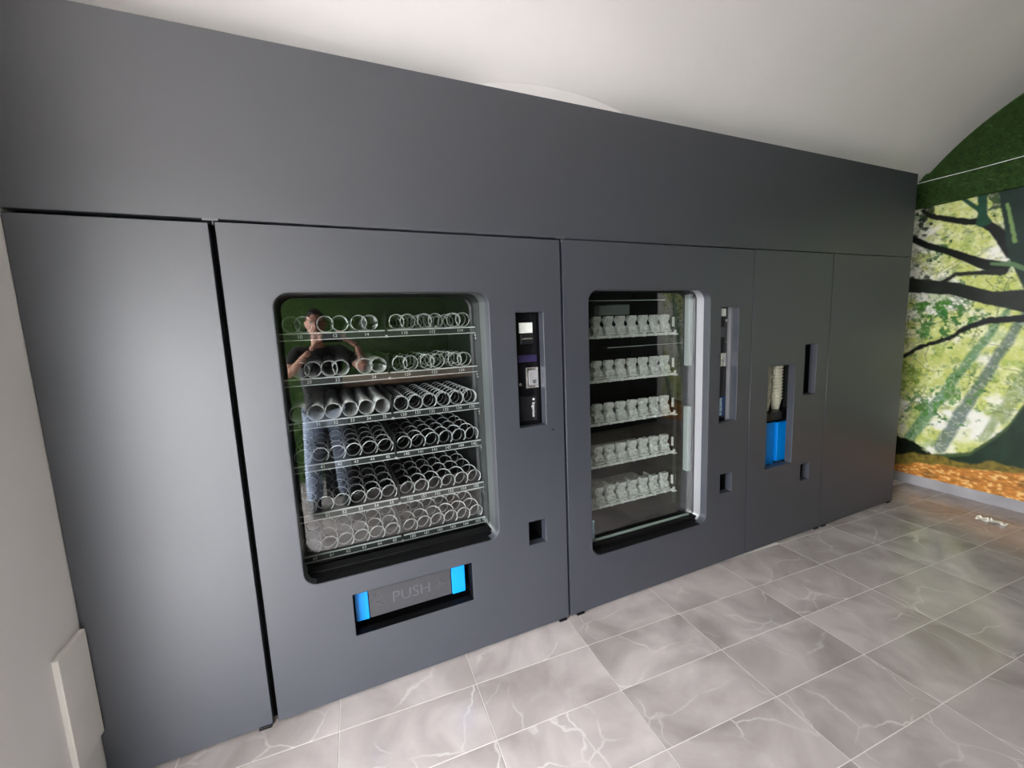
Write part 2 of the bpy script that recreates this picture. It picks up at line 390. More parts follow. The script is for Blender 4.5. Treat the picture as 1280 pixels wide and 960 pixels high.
# branches and trunk of the big tree
bark = S(38, 42, 36)*(0.55+0.9*n2[..., None]); dark = S(22, 26, 22)*(0.6+0.8*n2[..., None])
wv = (n3-0.5)*0.012
for pts, w, c in [([(.20, 2.387), (.135, 2.325), (.012, 2.269), (-.093, 2.225), (-.165, 2.214), (-.239, 2.144), (-.294, 2.063), (-.36, 1.95)], [.02, .035, .045, .05, .055, .06, .08, .10], dark),
                  ([(.26, 2.175), (.149, 2.091), (.014, 2.021), (-.114, 1.943), (-.189, 1.894), (-.30, 1.84)], [.05, .05, .05, .06, .07, .10], dark),
                  ([(.30, 1.79), (.24, 1.772), (.094, 1.743), (-.047, 1.715), (-.153, 1.667), (-.261, 1.621), (-.387, 1.6), (-.5, 1.58)], [.12, .12, .11, .10, .10, .10, .14, .2], bark),
                  ([(.027, 1.775), (-.048, 1.829), (-.159, 1.824), (-.30, 1.813)], [.035, .03, .032, .05], bark),
                  ([(.248, 1.151), (.121, 1.244), (-.048, 1.314), (-.083, 1.343), (-.154, 1.405), (-.274, 1.452), (-.398, 1.459), (-.55, 1.457)], [.03, .035, .03, .03, .045, .05, .05, .07], dark),
                  ([(-.16, 2.45), (-.173, 2.20)], [.055, .06], S(35, 75, 55)*(0.6+0.8*n2[..., None])), ([(-.044, 2.42), (-.159, 2.292), (-.2, 2.2)], [.025, .03, .05], S(35, 75, 55)*(0.6+0.8*n2[..., None])),
                  ([(-.36, 2.5), (-.42, 2.2), (-.48, 1.95), (-.60, 1.70), (-.74, 1.4), (-.80, .9), (-.85, .3)], [.26, .27, .30, .34, .36, .44, .60], S(28, 48, 40)*(0.5+1.0*n2[..., None])),
                  ([(-.30, 2.30), (-.36, 2.02)], [.018, .022], S(120, 150, 90)), ([(-.25, 1.88), (-.36, 1.86), (-.45, 1.80)], [.02, .03, .03], S(95, 125, 85))]:
    paint(sstep(0.006, -0.006, pdist(Y+wv, Z+wv, pts, w)), c)
# roots, shrub, moss and fallen leaves
rt = np.interp(Y, [-1.4, -.95, -.72, -.62, -.494, -.427, -.35, -.236, -.029, .02], [.2, .5, 1.05, 1.05, .826, .645, .533, .389, .317, .30])
paint(sstep(0.012, -0.012, Z-rt-wv), S(30, 52, 36)*(0.5+1.0*n2[..., None]))
paint(sstep(0.008, -0.008, np.abs(Z-rt+.02)-.012)*.6*sstep(.0, -.1, Y), S(85, 110, 60))
sh = np.interp(Y, [-.02, .04, .14, .266, .5, .8], [.28, .33, .395, .41, .5, .45]) + (n2-.5)*.12
paint(sstep(0.01, -0.01, Z-sh)*sstep(-.03, .0, Y), S(18, 26, 16)*(0.5+1.0*n3[..., None]))
gm = np.interp(Y, [-2.9, -1.2, -.533, -.364, -.243, -.056, .12, .253, .8], [.42, .35, .336, .352, .29, .306, .29, .235, .2]) + (n2-.5)*.04
paint(sstep(0.01, -0.01, Z-gm), S(120, 105, 45)*(0.45+1.1*n3[..., None]))
og = np.interp(Y, [-2.9, -.535, -.246, .017, .249, .8], [.36, .30, .25, .22, .145, .12]) + (n2-.5)*.05
ol = fbm(Y*1.0, Z*2.2, 38, 71, 3)
paint(sstep(0.012, -0.012, Z-og), S(205, 135, 62)*(0.35+1.15*ol[..., None]))
paint(sstep(0.012, -0.012, Z-og)*sstep(.60, .74, ol), S(235, 195, 125))
paint(sstep(0.55, 0.72, fbm(Y, Z*2, 9, 81))*sstep(0.0, -0.03, Z-og)*.55, S(100, 70, 38))
col = np.clip(col, 0, 1)
ny, nz = len(gy), len(gz)
xw = RWA.x + RD.x/RD.y*(Y-RWA.y) - 0.006
verts = np.stack([xw, Y, Z], -1).reshape(-1, 3)
idx = np.arange(ny*nz).reshape(nz, ny)
quads = np.stack([idx[:-1, :-1], idx[1:, :-1], idx[1:, 1:], idx[:-1, 1:]], -1).reshape(-1, 4)
me = bpy.data.meshes.new('forest_mural'); me.from_pydata(verts.tolist(), [], quads.tolist())
ca = me.color_attributes.new('print', 'FLOAT_COLOR', 'POINT')
ca.data.foreach_set('color', np.concatenate([col.reshape(-1, 3), np.ones((ny*nz, 1))], 1).ravel())
mu = mesh_obj('forest_mural', me, 'mural_print')
tag(mu, 'printed wall mural of a sunlit forest with an old branching tree and orange leaves', 'mural')
so = mu.modifiers.new('t', 'SOLIDIFY'); so.thickness = 0.004; so.offset = 0

# ---- artificial moss above the mural
def turf(name, region, n, xoff, parent=None):
    """short blades standing out of the right wall; region(y,z) -> keep"""
    r = random.Random(hash(name) % 1000 if False else 17); Vv, Ff = [], []
    k = 0
    while k < n:
        y, z, nrm = region(r)
        if y is None: continue
        k += 1
        b = Vector((rw(y)-xoff, y, z)); d = (Vector(nrm) + Vector((r.uniform(-.7, .3), r.uniform(-.9, .9), r.uniform(-.7, .7)))).normalized()
        s = d.cross(Vector((r.uniform(-1, 1), r.uniform(-1, 1), r.uniform(-1, 1)))).normalized()*0.0016; h = r.uniform(.010, .024)
        q = len(Vv); Vv += [tuple(b-s), tuple(b+s), tuple(b+d*h)]; Ff.append((q, q+1, q+2))
    me = bpy.data.meshes.new(name); me.from_pydata(Vv, [], Ff); return mesh_obj(name, me, 'turf_blade', parent)
mp = thing('moss_lunette', 'green artificial moss filling the arched wall above the moss-covered ledge', 'moss panel')
wall_strip('moss_backing', (rw(-2.9), -2.9), (rw(NORTH), NORTH), 2.656, 3.4, 0.012, 'moss_wall', mp, None, off=0.014)
def reg_l(r):
    y, z = r.uniform(-.75, .30), r.uniform(2.66, 3.2)
    return (y, z, (-1, 0, 0)) if z < vault(5.3, y)-0.01 else (None, 0, 0)
t_ = turf('moss_blades', reg_l, 26000, 0.014, mp); t_['kind'] = 'stuff'
mb = thing('moss_ledge', 'moss-covered ledge with a thin white wire running above the forest mural', 'ledge')
wall_strip('ledge_core', (rw(-2.9), -2.9), (rw(NORTH), NORTH), 2.405, 2.655, 0.055, 'moss_wall', mb, None, off=0.058)
def reg_b(r):
    y = r.uniform(-.75, .30); z = r.uniform(2.405, 2.66)
    return (y, z, (-1, 0, 0))
t_ = turf('moss_blades', reg_b, 18000, 0.058, mb); t_['kind'] = 'stuff'
def reg_t(r):
    return (r.uniform(-.75, .30), 2.655, (-.6, 0, 1))
t_ = turf('moss_blades', reg_t, 5000, 0.05, mb); t_['kind'] = 'stuff'
bm = bmesh.new(); tube(bm, [Vector((rw(y)-0.084, y, 2.600+0.002*math.sin(y*9))) for y in np.linspace(.6, -2.8, 60)], 0.0028, 6)
bm_obj('wire', bm, 'tag_white', mb)

# ---- boxed-in cover low on the left wall
cv = thing('wall_cover', 'small off-white cover box low on the white wall against the cabinet', 'cover')
box('cover_box', -0.225, -0.196, -0.160, -0.003, 0.215, 0.605, 'cover_board', cv, 0.002)

# ================================================================== cabinet
T = 0.045
EB = 0.0012
fas = thing('fascia_panel', 'long anthracite grey fascia panel running above all three machines', 'panel', loc=(2.28, .02, 1.955))
mesh_obj('panel_board', plate_mesh(rrect(-0.209, 4.771, 1.955, 2.557), [], 0, T, EB), 'anthracite', fas)
box('panel_gap_shade', -0.2, 4.74, T+0.002, T+0.02, 1.957, 1.99, 'black_matt', fas)  # black strip behind the gap under the fascia, put in as its shade
def feet(par, xs_):
    for x in xs_:
        bm = bmesh.new(); add_box(bm, x-0.022, x+0.022, -0.006, 0.04, 0.0, 0.012, 0.002); bm_obj('foot', bm, 'black_plastic', par)
fp = thing('filler_panel', 'plain anthracite panel between the white wall and the snack machine', 'panel', loc=(.04, .02, 0))
mesh_obj('panel_board', plate_mesh(rrect(-0.209, 0.297, 0.010, 1.941), [], 0, T, EB), 'anthracite', fp)
box('panel_backing', -0.205, 0.300, T+0.002, T+0.02, 0.0, 1.955, 'black_matt', fp); feet(fp, (.27,))
ep = thing('end_panel', 'plain anthracite panel at the open end beside the forest mural', 'panel', loc=(4.29, .02, 0))
mesh_obj('panel_board', plate_mesh(rrect(3.807, 4.771, 0.010, 1.951), [], 0, T, EB), 'anthracite', ep)
box('edge_strip', 3.8063, 3.8080, .0015, T, .012, 1.949, 'anthracite', ep)
box('return_board', 4.75, 4.771, T+0.001, 0.80, 0.010, 1.954, 'anthracite', ep)
box('panel_backing', 3.803, 4.745, T+0.002, T+0.02, 0.0, 1.955, 'black_matt', ep); feet(ep, (3.86, 4.72))
def posts(mach, x0, x1):  # black strips added behind the door gaps, standing in for their shade
    for a, b in ((x0, x0+.03), (x1-.03, x1)): box('gap_shade_post', a, b, T+0.002, T+0.02, 0.0, 1.955, 'black_matt', mach)
    box('gap_shade_rail', x0+.03, x1-.03, T+0.002, T+0.02, 1.925, 1.955, 'black_matt', mach)
    box('plinth', x0+.03, x1-.03, T+0.002, T+0.02, 0.0, 0.05, 'black_matt', mach)

def pivot(door, x, z, m='alu'):
    bm = bmesh.new(); add_box(bm, x-0.024, x+0.024, -0.004, 0.012, z+0.004, z+0.014, 0.0015)
    cyl(bm, (x+0.006, 0.003, z-0.002), (0, 0, 1), 0.0035, 0.014, 10)
    bm_obj('pivot_hinge', bm, m, door)
mat('pivot_grey', (0.11, 0.115, 0.125), 0.35, 0.5)

def edge_trims(door, hs, m='anthracite'):
    for (x0, x1, z0, z1, r) in hs:
        t = .0015
        mesh_obj('edge_trim', plate_mesh(rrect(x0-.0004, x1+.0004, z0-.0004, z1+.0004, r), [rrect(x0+t, x1-t, z0+t, z1-t, max(r-t, 0))], .0015, T), m, door)
def coil_mesh(R, depth, turns, r, phase, flip=1, front=1.0):
    bm = bmesh.new(); n = int(turns*18); pts = []
    for i in range(n+1):
        t = i/n; a = phase + flip*2*math.pi*turns*t
        k = turns*t                                   # the front turn is an almost flat end loop
        y = .0035*k if k < front else .0035*front + (depth-.0035*front)*(k-front)/(turns-front)
        pts.append(Vector((R*math.cos(a), y, R*math.sin(a))))
    tube(bm, pts, r, 5); me = bpy.data.meshes.new('coil'); bm.to_mesh(me); bm.free()
    me.materials.append(MATS['coil_wire']); me.polygons.foreach_set('use_smooth', [True]*len(me.polygons)); return me

# ------------------------------------------------------------------ snack machine
m1 = thing('snack_vending_machine', 'spiral snack machine with empty wire coils and a blue-edged push flap', 'vending machine', loc=(0.99, 0.4, 0))
W1 = (0.462, 1.306, 0.545, 1.708)
holes = [rrect(*W1, 0.058), rrect(0.634, 1.160, 0.272, 0.461, 0.004, 2), rrect(1.434, 1.579, 1.067, 1.615, 0.004, 2), rrect(1.461, 1.557, 0.466, 0.590, 0.003, 2)]
d1 = mesh_obj('door', plate_mesh(rrect(0.317, 1.677, 0.010, 1.945), holes, 0, T, EB), 'anthracite', m1)
edge_trims(d1, [(*W1, .058), (1.434, 1.579, 1.067, 1.615, .004), (1.461, 1.557, 0.466, 0.590, .003)])
edge_trims(d1, [(0.634, 1.160, 0.272, 0.461, .004)], 'black_matt')
pivot(d1, 0.306, 1.944, 'pivot_grey')
bm = bmesh.new(); cyl(bm, (1.613, 0.0, 1.038), (0, 1, 0), 0.0045, 0.006, 12); bm_obj('lock', bm, 'black_plastic', d1)
posts(m1, .301, 1.683); feet(m1, (1.64,))
# frame, sill and glass
mesh_obj('window_frame', plate_mesh(rrect(W1[0]-.05, W1[1]+.05, W1[2]-.06, W1[3]+.05), [rrect(W1[0]-.003, W1[1]+.003, W1[2]-.01, W1[3]+.003, .055)], T+.001, 0.138), 'frame_grey', m1)
box('sill', W1[0]+.03, W1[1]-.03, .004, T+.002, W1[2]+.001, W1[2]+.004, 'black_matt', m1, .001)
box('sill', W1[0]-.003, W1[1]+.003, T+.002, 0.085, W1[2]-.012, W1[2]+.004, 'black_matt', m1, .002)
box('sill', W1[0]-.003, W1[1]+.003, 0.085, 0.1375, W1[2]-.012, W1[2]+.012, 'black_matt', m1, .002)
box('glass_pane', W1[0]-.04, W1[1]+.04, 0.140, 0.145, W1[2]-.05, W1[3]+.04, 'window_glass', m1)
shell('body', 0.425, 1.335, 0.150, 0.80, 0.50, 1.79, 'liner_black', m1)
box('side_lining', 1.322, 1.334, 0.155, 0.79, 0.505, 1.785, 'liner_grey', m1)
rows = [1.557, 1.365, 1.178, 0.987, 0.763, 0.574]
XL, XM, XR = 0.452, 0.881, 1.306
Rr = 0.0335
coilA = coil_mesh(Rr, 0.50, 34, 0.0022, 2.2)          # tight pitch
coilB = coil_mesh(Rr, 0.46, 8, 0.0024, -1.0)
coilC = coil_mesh(Rr, 0.44, 4.4, 0.0028, -0.9, 1, .55)
coilB2 = coil_mesh(Rr, 0.46, 5, 0.0026, 3.4, -1)
coilD = coil_mesh(Rr, 0.46, 5, 0.0026, -0.4)
coilA2 = coil_mesh(Rr, 0.50, 22, 0.0022, 0.5, -1)
yS = 0.200
for ri, zt in enumerate(rows):
    bm = bmesh.new()
    add_box(bm, XL, XR, yS+.004, 0.74, zt-.008, zt-.004)
    add_box(bm, XL, XM-.004, yS+.002, yS+.006, zt-.027, zt-.004); add_box(bm, XM+.004, XR, yS+.002, yS+.006, zt-.027, zt-.004)
    tr = bm_obj('tray', bm, 'strip_dark', m1)
    for a, b in ((XL, XM-.006), (XM+.006, XR)):
        box('tray_lip', a, b, yS-.001, yS+.006, zt-.004, zt+.001, 'strip_lip', tr)
        box('tray_lip', a, b, yS-.001, yS+.006, zt-.031, zt-.0275, 'strip_lip', tr)
    box('tray_divider', XM-.003, XM+.003, yS, 0.72, zt-.035, zt+.085, 'liner_black', tr)
    box('tray_clip', XM-.005, XM+.005, yS-.003, yS+.004, zt-.032, zt-.022, 'strip_lip', tr)
    bm = bmesh.new(); add_box(bm, XR-.004, XR+.008, yS-.002, yS+.02, zt-.048, zt-.036, .001); add_box(bm, XR-.002, XR+.006, yS, yS+.014, zt-.062, zt-.053, .001)
    bm_obj('tray_stop', bm, 'steel', tr)
    if ri < 2:
        xc = [(0.503, 0.548), (0.632, 0.691), (0.769, 0.815), (0.932, 0.982), (1.060, 1.112), (1.200, 1.245)]
        if ri == 1: xc = [(0.520, 0.566), (0.632, 0.678), (0.778, 0.838), (0.932, 0.982), (1.060, 1.108), (1.195, 1.243)]
        for k, (a, b) in enumerate(xc):
            for x, mm in ((a, coilA if k < 3 else coilD), (b, coilA2 if k < 3 else coilB2)):
                o = bpy.data.objects.new('coil', mm); link(o, tr); o.location = (x, yS+.006, zt+Rr+.003)
            text_obj('number_tag', str((ri+1)*10+2*(k % 3) + (100 if k > 2 else 0)), 0.020, ((a+b)/2+.005, yS+.001, zt-.0155), 'tag_white', tr)
    else:
        for k in range(12):
            x = 0.492+0.0695*k if k < 6 else 0.925+0.0672*(k-6)
            mm = (coilA if k < 6 else coilB) if ri == 2 else coilC
            o = bpy.data.objects.new('coil', mm); link(o, tr); o.location = (x, yS+.006, zt+Rr+.003)
            text_obj('number_tag', str((ri+1)*10 + k % 6 + (100 if k > 5 else 0)), 0.020, (x+.005, yS+.001, zt-.0155), 'tag_white', tr)
            if k not in (0, 6): box('tray_divider', x-.0355, x-.0345, yS+.03, 0.70, zt-.004, zt+.045, 'liner_black', tr)
# delivery flap
shell('delivery_bay', 0.630, 1.164, T+.001, 0.30, 0.262, 0.478, 'black_matt', m1, .012)
fl = box('push_flap', 0.699, 1.068, 0.050, 0.058, 0.302, 0.474, 'flap_grey', m1, .002)
text_obj('flap_lettering', 'PUSH', 0.074, (0.884, 0.0495, 0.368), 'flap_text_lit', fl, ext=.0012)
for s in (-1, 1):
    x = 0.884 + s*0.145
    bm = bmesh.new()
    P3 = [Vector((x-s*.02, .0495, .395)), Vector((x+s*.012, .0495, .372)), Vector((x-s*.02, .0495, .35))]
    tube(bm, P3, .0022, 5); bm_obj('flap_mark', bm, 'flap_text_lit', fl)
    bm = bmesh.new(); x2 = 0.884 + s*0.118
    if s < 0: x2 = 0.722
    else: x2 = 1.010
    tube(bm, [Vector((x2, .0495, .405)), Vector((x2, .0495, .378)), Vector((x2-.008, .0495, .368)), Vector((x2-.018, .0495, .370))], .0024, 5); bm_obj('flap_mark', bm, 'flap_text_lit', fl)
b_ = box('flap_guard', 0.641, 0.696, 0.050, 0.090, 0.300, 0.474, 'blue_plastic', m1, .003)
b_ = box('flap_guard', 1.072, 1.137, 0.050, 0.090, 0.297, 0.474, 'blue_plastic', m1, .003)
# payment column
def pay_column(mach, x0, x1, z0, z1, y=0.06):
    return box('payment_plate', x0-.01, x1+.06, y, y+.012, z0-.01, z1+.01, 'black_plastic', mach)
pp = pay_column(m1, 1.434, 1.579, 1.067, 1.615, .062)
box('display', 1.478, 1.549, 0.057, 0.064, 1.516, 1.566, 'display', m1, .002)
bz = box('card_reader', 1.481, 1.551, 0.052, 0.064, 1.464, 1.510, 'slot_dark', m1, .004)
box('card_slot', 1.488, 1.543, 0.0505, 0.056, 1.486, 1.493, 'steel', bz, .001)
box('note_inlet', 1.466, 1.568, 0.056, 0.064, 1.376, 1.410, 'purple', m1, .003)
cp = box('coin_plate', 1.503, 1.572, 0.052, 0.064, 1.247, 1.350, 'steel', m1, .004)
box('coin_inset', 1.517, 1.565, 0.0505, 0.054, 1.262, 1.335, 'alu', cp, .003)
bm = bmesh.new(); cyl(bm, (1.545, .050, 1.28), (0, 1, 0), .010, .006, 16); bm_obj('coin_button', bm, 'steel', cp)
bm = bmesh.new(); cyl(bm, (1.471, .058, 1.27), (0, 1, 0), .008, .01, 16); bm_obj('lock', bm, 'steel', m1)
text_obj('reader_lettering', 'Ingenico', 0.022, (1.541, 0.0598, 1.138), 'tag_white', m1, -math.pi/2)
bm = bmesh.new(); cyl(bm, (1.542, .0602, 1.190), (0, 1, 0), .0065, .002, 4); bm_obj('reader_mark', bm, 'tag_white', m1)
box('reader_screen', 1.466, 1.558, 0.0605, 0.0625, 1.085, 1.205, 'slot_dark', m1, .001)
shell('return_cup', 1.458, 1.560, T+.001, 0.14, 0.463, 0.593, 'black_matt', m1, .006)
box('return_flap', 1.470, 1.512, 0.075, 0.082, 0.562, 0.586, 'tube_grey', m1, .003)

# ------------------------------------------------------------------ second machine
m2 = thing('lift_vending_machine', 'glass-fronted machine with five rows of white plastic product pushers', 'vending machine', loc=(2.35, 0.4, 0))
W2 = (1.833, 2.668, 0.302, 1.716)
holes = [rrect(*W2, 0.062), rrect(2.757, 2.905, 0.917, 1.617, 0.004, 2), rrect(2.779, 2.882, 0.465, 0.594, 0.003, 2)]
d2 = mesh_obj('door', plate_mesh(rrect(1.691, 3.019, 0.010, 1.948), holes, 0, T, EB), 'anthracite', m2)
edge_trims(d2, [(*W2, .062), (2.757, 2.905, 0.917, 1.617, .004), (2.779, 2.882, 0.465, 0.594, .003)])
pivot(d2, 1.684, 1.946, 'pivot_grey')
box('edge_strip', 1.6903, 1.6920, .0015, T, .012, 1.946, 'anthracite', d2)
posts(m2, 1.684, 3.0215); feet(m2, (1.75,))
mesh_obj('window_frame', plate_mesh(rrect(W2[0]-.05, W2[1]+.05, W2[2]-.06, W2[3]+.05), [rrect(W2[0]-.003, W2[1]-.001, W2[2]-.01, W2[3]+.003, .055)], T+.001, 0.098), 'alu', m2)
box('sill', W2[0]+.03, W2[1]-.03, .004, T+.002, W2[2]+.001, W2[2]+.004, 'black_matt', m2, .001)
box('sill', W2[0]-.003, W2[1], T+.002, 0.070, W2[2]-.012, W2[2]+.004, 'black_matt', m2, .002)
box('sill', W2[0]-.003, W2[1], 0.070, 0.0975, W2[2]-.012, W2[2]+.022, 'black_matt', m2, .002)
box('sill_trim', W2[0]-.003, W2[1]-.03, 0.106, 0.112, W2[2]+.018, W2[2]+.034, 'tube_grey', m2)
box('glass_pane', W2[0]-.04, W2[1]+.04, 0.100, 0.105, W2[2]-.05, W2[3]+.04, 'window_glass', m2)
shell('body', 1.80, 2.76, 0.115, 0.80, 0.25, 1.80, 'liner_black', m2)
box('light_bar', 2.640, 2.668, 0.125, 0.165, 1.270, 1.700, 'tube_grey', m2, .004)
box('light_bar', 2.640, 2.668, 0.125, 0.165, 0.600, 1.015, 'tube_grey', m2, .004)
for x in (2.685, 2.700):
    box('lift_rail', x, x+.003, 0.285, 0.295, 0.32, 1.72, 'frame_grey', m2)
box('lift_bar', 2.15, 2.74, 0.27, 0.275, 1.402, 1.406, 'tube_grey', m2)
box('roof_trim', 1.84, 2.52, 0.20, 0.206, 1.672, 1.677, 'tube_grey', m2)
bm = bmesh.new(); add_box(bm, 2.20, 2.36, .42, .48, 1.60, 1.66, .004); add_box(bm, 2.30, 2.45, .44, .50, 1.60, 1.665, .004); bm_obj('spare_block', bm, 'tube_grey', m2)
box('sticker', 1.858, 1.915, 0.0985, 0.0998, 0.345, 0.455, 'sticker_glow_blue', m2)
def pusher_mesh():
    bm = bmesh.new()
    # slanted top plate
    prof = [(0.012, .128), (0.062, .128), (0.062, .098), (0.050, .092), (0.052, .074), (0.062, .068), (0.062, .030), (0.010, .030), (0.0, .060), (0.016, .078), (0.004, .092), (0.0, .112)]
    f_ = [bm.verts.new((x, 0.0, z)) for x, z in prof]; b_ = [bm.verts.new((x, 0.030, z)) for x, z in prof]
    bm.faces.new(f_); bm.faces.new(b_[::-1])
    for k in range(len(prof)): q = (k+1) % len(prof); bm.faces.new((f_[q], f_[k], b_[k], b_[q]))
    add_box(bm, .006, .030, -.010, .0, .064, .080, .002); add_box(bm, .034, .050, -.014, .0, .040, .056, .002); add_box(bm, .010, .022, -.012, .0, .100, .110, .002)
    add_box(bm, .056, .066, -.004, .24, .024, .060); add_box(bm, -.004, .068, -.012, .26, .018, .030, .001)
    add_box(bm, .020, .034, -.016, -.004, -.004, .020, .002); add_box(bm, .040, .046, -.01, 0, .086, .096, .001)
    bmesh.ops.recalc_face_normals(bm, faces=bm.faces)
    me = bpy.data.meshes.new('pusher'); bm.to_mesh(me); bm.free(); me.materials.append(MATS['pusher_white']); return me
pm = pusher_mesh()
barc = text_mesh('IIII', 0.015)
barc.transform(RX); barc.materials.append(MATS['tag_white'])
for ri in range(5):
    zb = 1.590 - 0.263*ri - 0.128
    bm = bmesh.new(); add_box(bm, 1.83, 2.680, .290, .294, zb-.002, zb+.014); add_box(bm, 1.83, 2.68, .294, .70, zb+.002, zb+.006)
    tr = bm_obj('tray', bm, 'pusher_white', m2)
    for k in range(10):
        x = 2.592 - 0.088*k
        o = bpy.data.objects.new('pusher', pm); link(o, tr); o.location = (x, .302, zb)
        o = bpy.data.objects.new('price_tag', barc); link(o, tr); o.location = (x+.036, .2885, zb+.008)
    bm = bmesh.new(); add_box(bm, 2.672, 2.70, .27, .31, zb-.004, zb+.006, .002); add_box(bm, 2.676, 2.690, .275, .285, zb+.006, zb+.028, .001); add_box(bm, 2.675, 2.683, .285, .30, zb+.05, zb+.11, .001)
    bm_obj('tray_end', bm, 'pusher_white', tr)
box('payment_plate', 2.750, 2.892, .064, .074, .90, 1.63, 'black_plastic', m2)
box('payment_channel', 2.888, 2.906, .048, .066, .905, 1.625, 'alu', m2)
box('display', 2.828, 2.866, .057, .066, 1.562, 1.608, 'display', m2, .002)
bm = bmesh.new(); cyl(bm, (2.860, .056, 1.535), (0, 1, 0), .009, .016, 14); bm_obj('lock', bm, 'steel', m2)
box('card_reader', 2.825, 2.856, .057, .066, 1.436, 1.496, 'frame_grey', m2, .002)
bm = bmesh.new(); cyl(bm, (2.866, .058, 1.405), (0, 1, 0), .006, .012, 12); bm_obj('button', bm, 'steel', m2)
cp = box('coin_plate', 2.822, 2.874, .054, .066, 1.256, 1.340, 'steel', m2, .003)
bm = bmesh.new(); cyl(bm, (2.842, .053, 1.29), (0, 1, 0), .012, .004, 16); bm_obj('coin_slot', bm, 'alu', cp)
box('reader_screen', 2.828, 2.874, .056, .066, .940, 1.068, 'blue_dark', m2, .002)
box('reader_glow_patch', 2.826, 2.846, .0545, .060, .950, 1.060, 'sticker_glow_blue', m2, .001)  # pale blue colour stands in for the reader's glow
shell('return_cup', 2.776, 2.885, T+.001, 0.14, 0.462, 0.597, 'black_matt', m2, .006)

# ------------------------------------------------------------------ third machine
m3 = thing('drinks_vending_machine', 'narrow drinks machine with stacked cups above a bright blue bay', 'vending machine', loc=(3.41, 0.4, 0))
holes = [rrect(3.190, 3.457, 0.552, 1.233, 0.004, 2), rrect(3.547, 3.677, 1.012, 1.356, 0.003, 2), rrect(3.560, 3.656, 0.403, 0.525, 0.003, 2)]
d3 = mesh_obj('door', plate_mesh(rrect(3.026, 3.7995, 0.010, 1.950), holes, 0, T, EB), 'anthracite', m3)
edge_trims(d3, [(3.190, 3.457, 0.552, 1.233, .004), (3.547, 3.677, 1.012, 1.356, .003), (3.560, 3.656, 0.403, 0.525, .003)])
box('edge_strip', 3.0253, 3.0270, .0015, T, .012, 1.948, 'anthracite', d3)
posts(m3, 3.0225, 3.802); feet(m3, (3.772,))
shell('body', 3.150, 3.570, T+.002, 0.30, 0.520, 1.250, 'liner_black', m3)
box('shelf', 3.155, 3.568, .062, .29, .850, .905, 'black_plastic', m3, .003)
box('bay_back', 3.200, 3.420, .100, .110, .530, .825, 'blue_plastic', m3)
g_ = box('bay_side', 3.431, 3.531, .085, .110, .545, .822, 'blue_plastic', m3, .003)
bm = bmesh.new()
for k in range(6): add_box(bm, 3.17+.06*k, 3.20+.06*k, .062, .20, .532, .538)
bm_obj('drip_grille', bm, 'steel', m3)
def cup_mesh():
    bm = bmesh.new(); prof = [(.024, 0.0), (.0355, .075), (.0410, .0752), (.0410, .083), (.0372, .084), (.0235, .003)]
    n = 16; rg = [[bm.verts.new((r*math.cos(2*math.pi*k/n), r*math.sin(2*math.pi*k/n), z)) for k in range(n)] for r, z in prof]
    for a, b in zip(rg, rg[1:]):
        for k in range(n): bm.faces.new((a[k], a[(k+1) % n], b[(k+1) % n], b[k]))
    bm.faces.new(rg[0][::-1]); bm.faces.new(rg[-1])
    me = bpy.data.meshes.new('paper_cup'); bm.to_mesh(me); bm.free(); me.materials.append(MATS['cup_paper']); return me
cm = cup_mesh()
for cx_, lab in ((3.365, 'in the stack away from the payment slot'), (3.478, 'in the stack next to the payment slot')):
    for k in range(12):
        o = bpy.data.objects.new('paper_cup', cm); C.objects.link(o); o.location = (cx_, .140, .905+.022*k)
        tag(o, 'cream paper cup ' + lab, 'cup', 'stacked paper cups')
    # the last cups run out behind the panel
box('payment_plate', 3.54, 3.70, .060, .070, 1.00, 1.37, 'black_plastic', m3)
box('card_reader', 3.575, 3.64, .054, .062, 1.14, 1.30, 'slot_dark', m3, .003)
box('reader_mark', 3.590, 3.612, .0585, .0605, 1.03, 1.09, 'frame_grey', m3)
shell('return_cup', 3.557, 3.659, T+.001, 0.14, 0.400, 0.528, 'black_matt', m3, .006)

# ================================================================== behind the photographer (seen in the glass)
ctr = thing('counter', 'black counter with pale wooden top along the moss wall', 'counter', loc=(1.5, -2.5, 0))
def rot_box(name, x0, x1, d0, d1, z0, z1, m, parent):
    bm = bmesh.new(); add_box(bm, x0, x1, d0, d1, z0, z1, .003)
    for v in bm.verts: v.co.y += st*(v.co.x-0.2)
    return bm_obj(name, bm, m, parent)
rot_box('counter_front', 0.50, 2.95, -2.77, -2.17, 0.0, 1.055, 'counter_black', ctr)
rot_box('counter_top', 0.47, 2.98, -2.785, -2.13, 1.055, 1.11, 'wood_top', ctr)
dk = thing('dark_backdrop', 'tall black backdrop added beside the counter to darken the reflection', 'backdrop', loc=(4.1, -2.8, 0))  # out-of-view black boards, added to darken what the second window reflects
for k in range(4):
    rot_box('backdrop_leaf', 3.02+.56*k, 3.565+.56*k, -2.79, -2.75, 0.01, 2.12, 'dark_board', dk)

# small bumpy white pieces on the floor by the mural
def scrap(x, y, s, seed):
    r = random.Random(seed); bm = bmesh.new(); n = 5
    g = [[bm.verts.new((x+(i/n-.5)*s*1.0, y+(j/n-.5)*s*1.3, .002+abs(r.gauss(0, .010)))) for j in range(n+1)] for i in range(n+1)]
    for i in range(n):
        for j in range(n): bm.faces.new((g[i][j], g[i+1][j], g[i+1][j+1], g[i][j+1]))
    o = bm_obj('white_piece', bm, 'piece_white'); m_ = o.modifiers.new('t', 'SOLIDIFY'); m_.thickness = .0008
    return o
tag(scrap(4.925, -.475, .052, 3), 'smaller bumpy white piece on the tiles by the mural', 'paper scrap', 'white pieces')
tag(scrap(4.945, -.550, .066, 8), 'larger bumpy white piece on the tiles by the mural', 'paper scrap', 'white pieces')

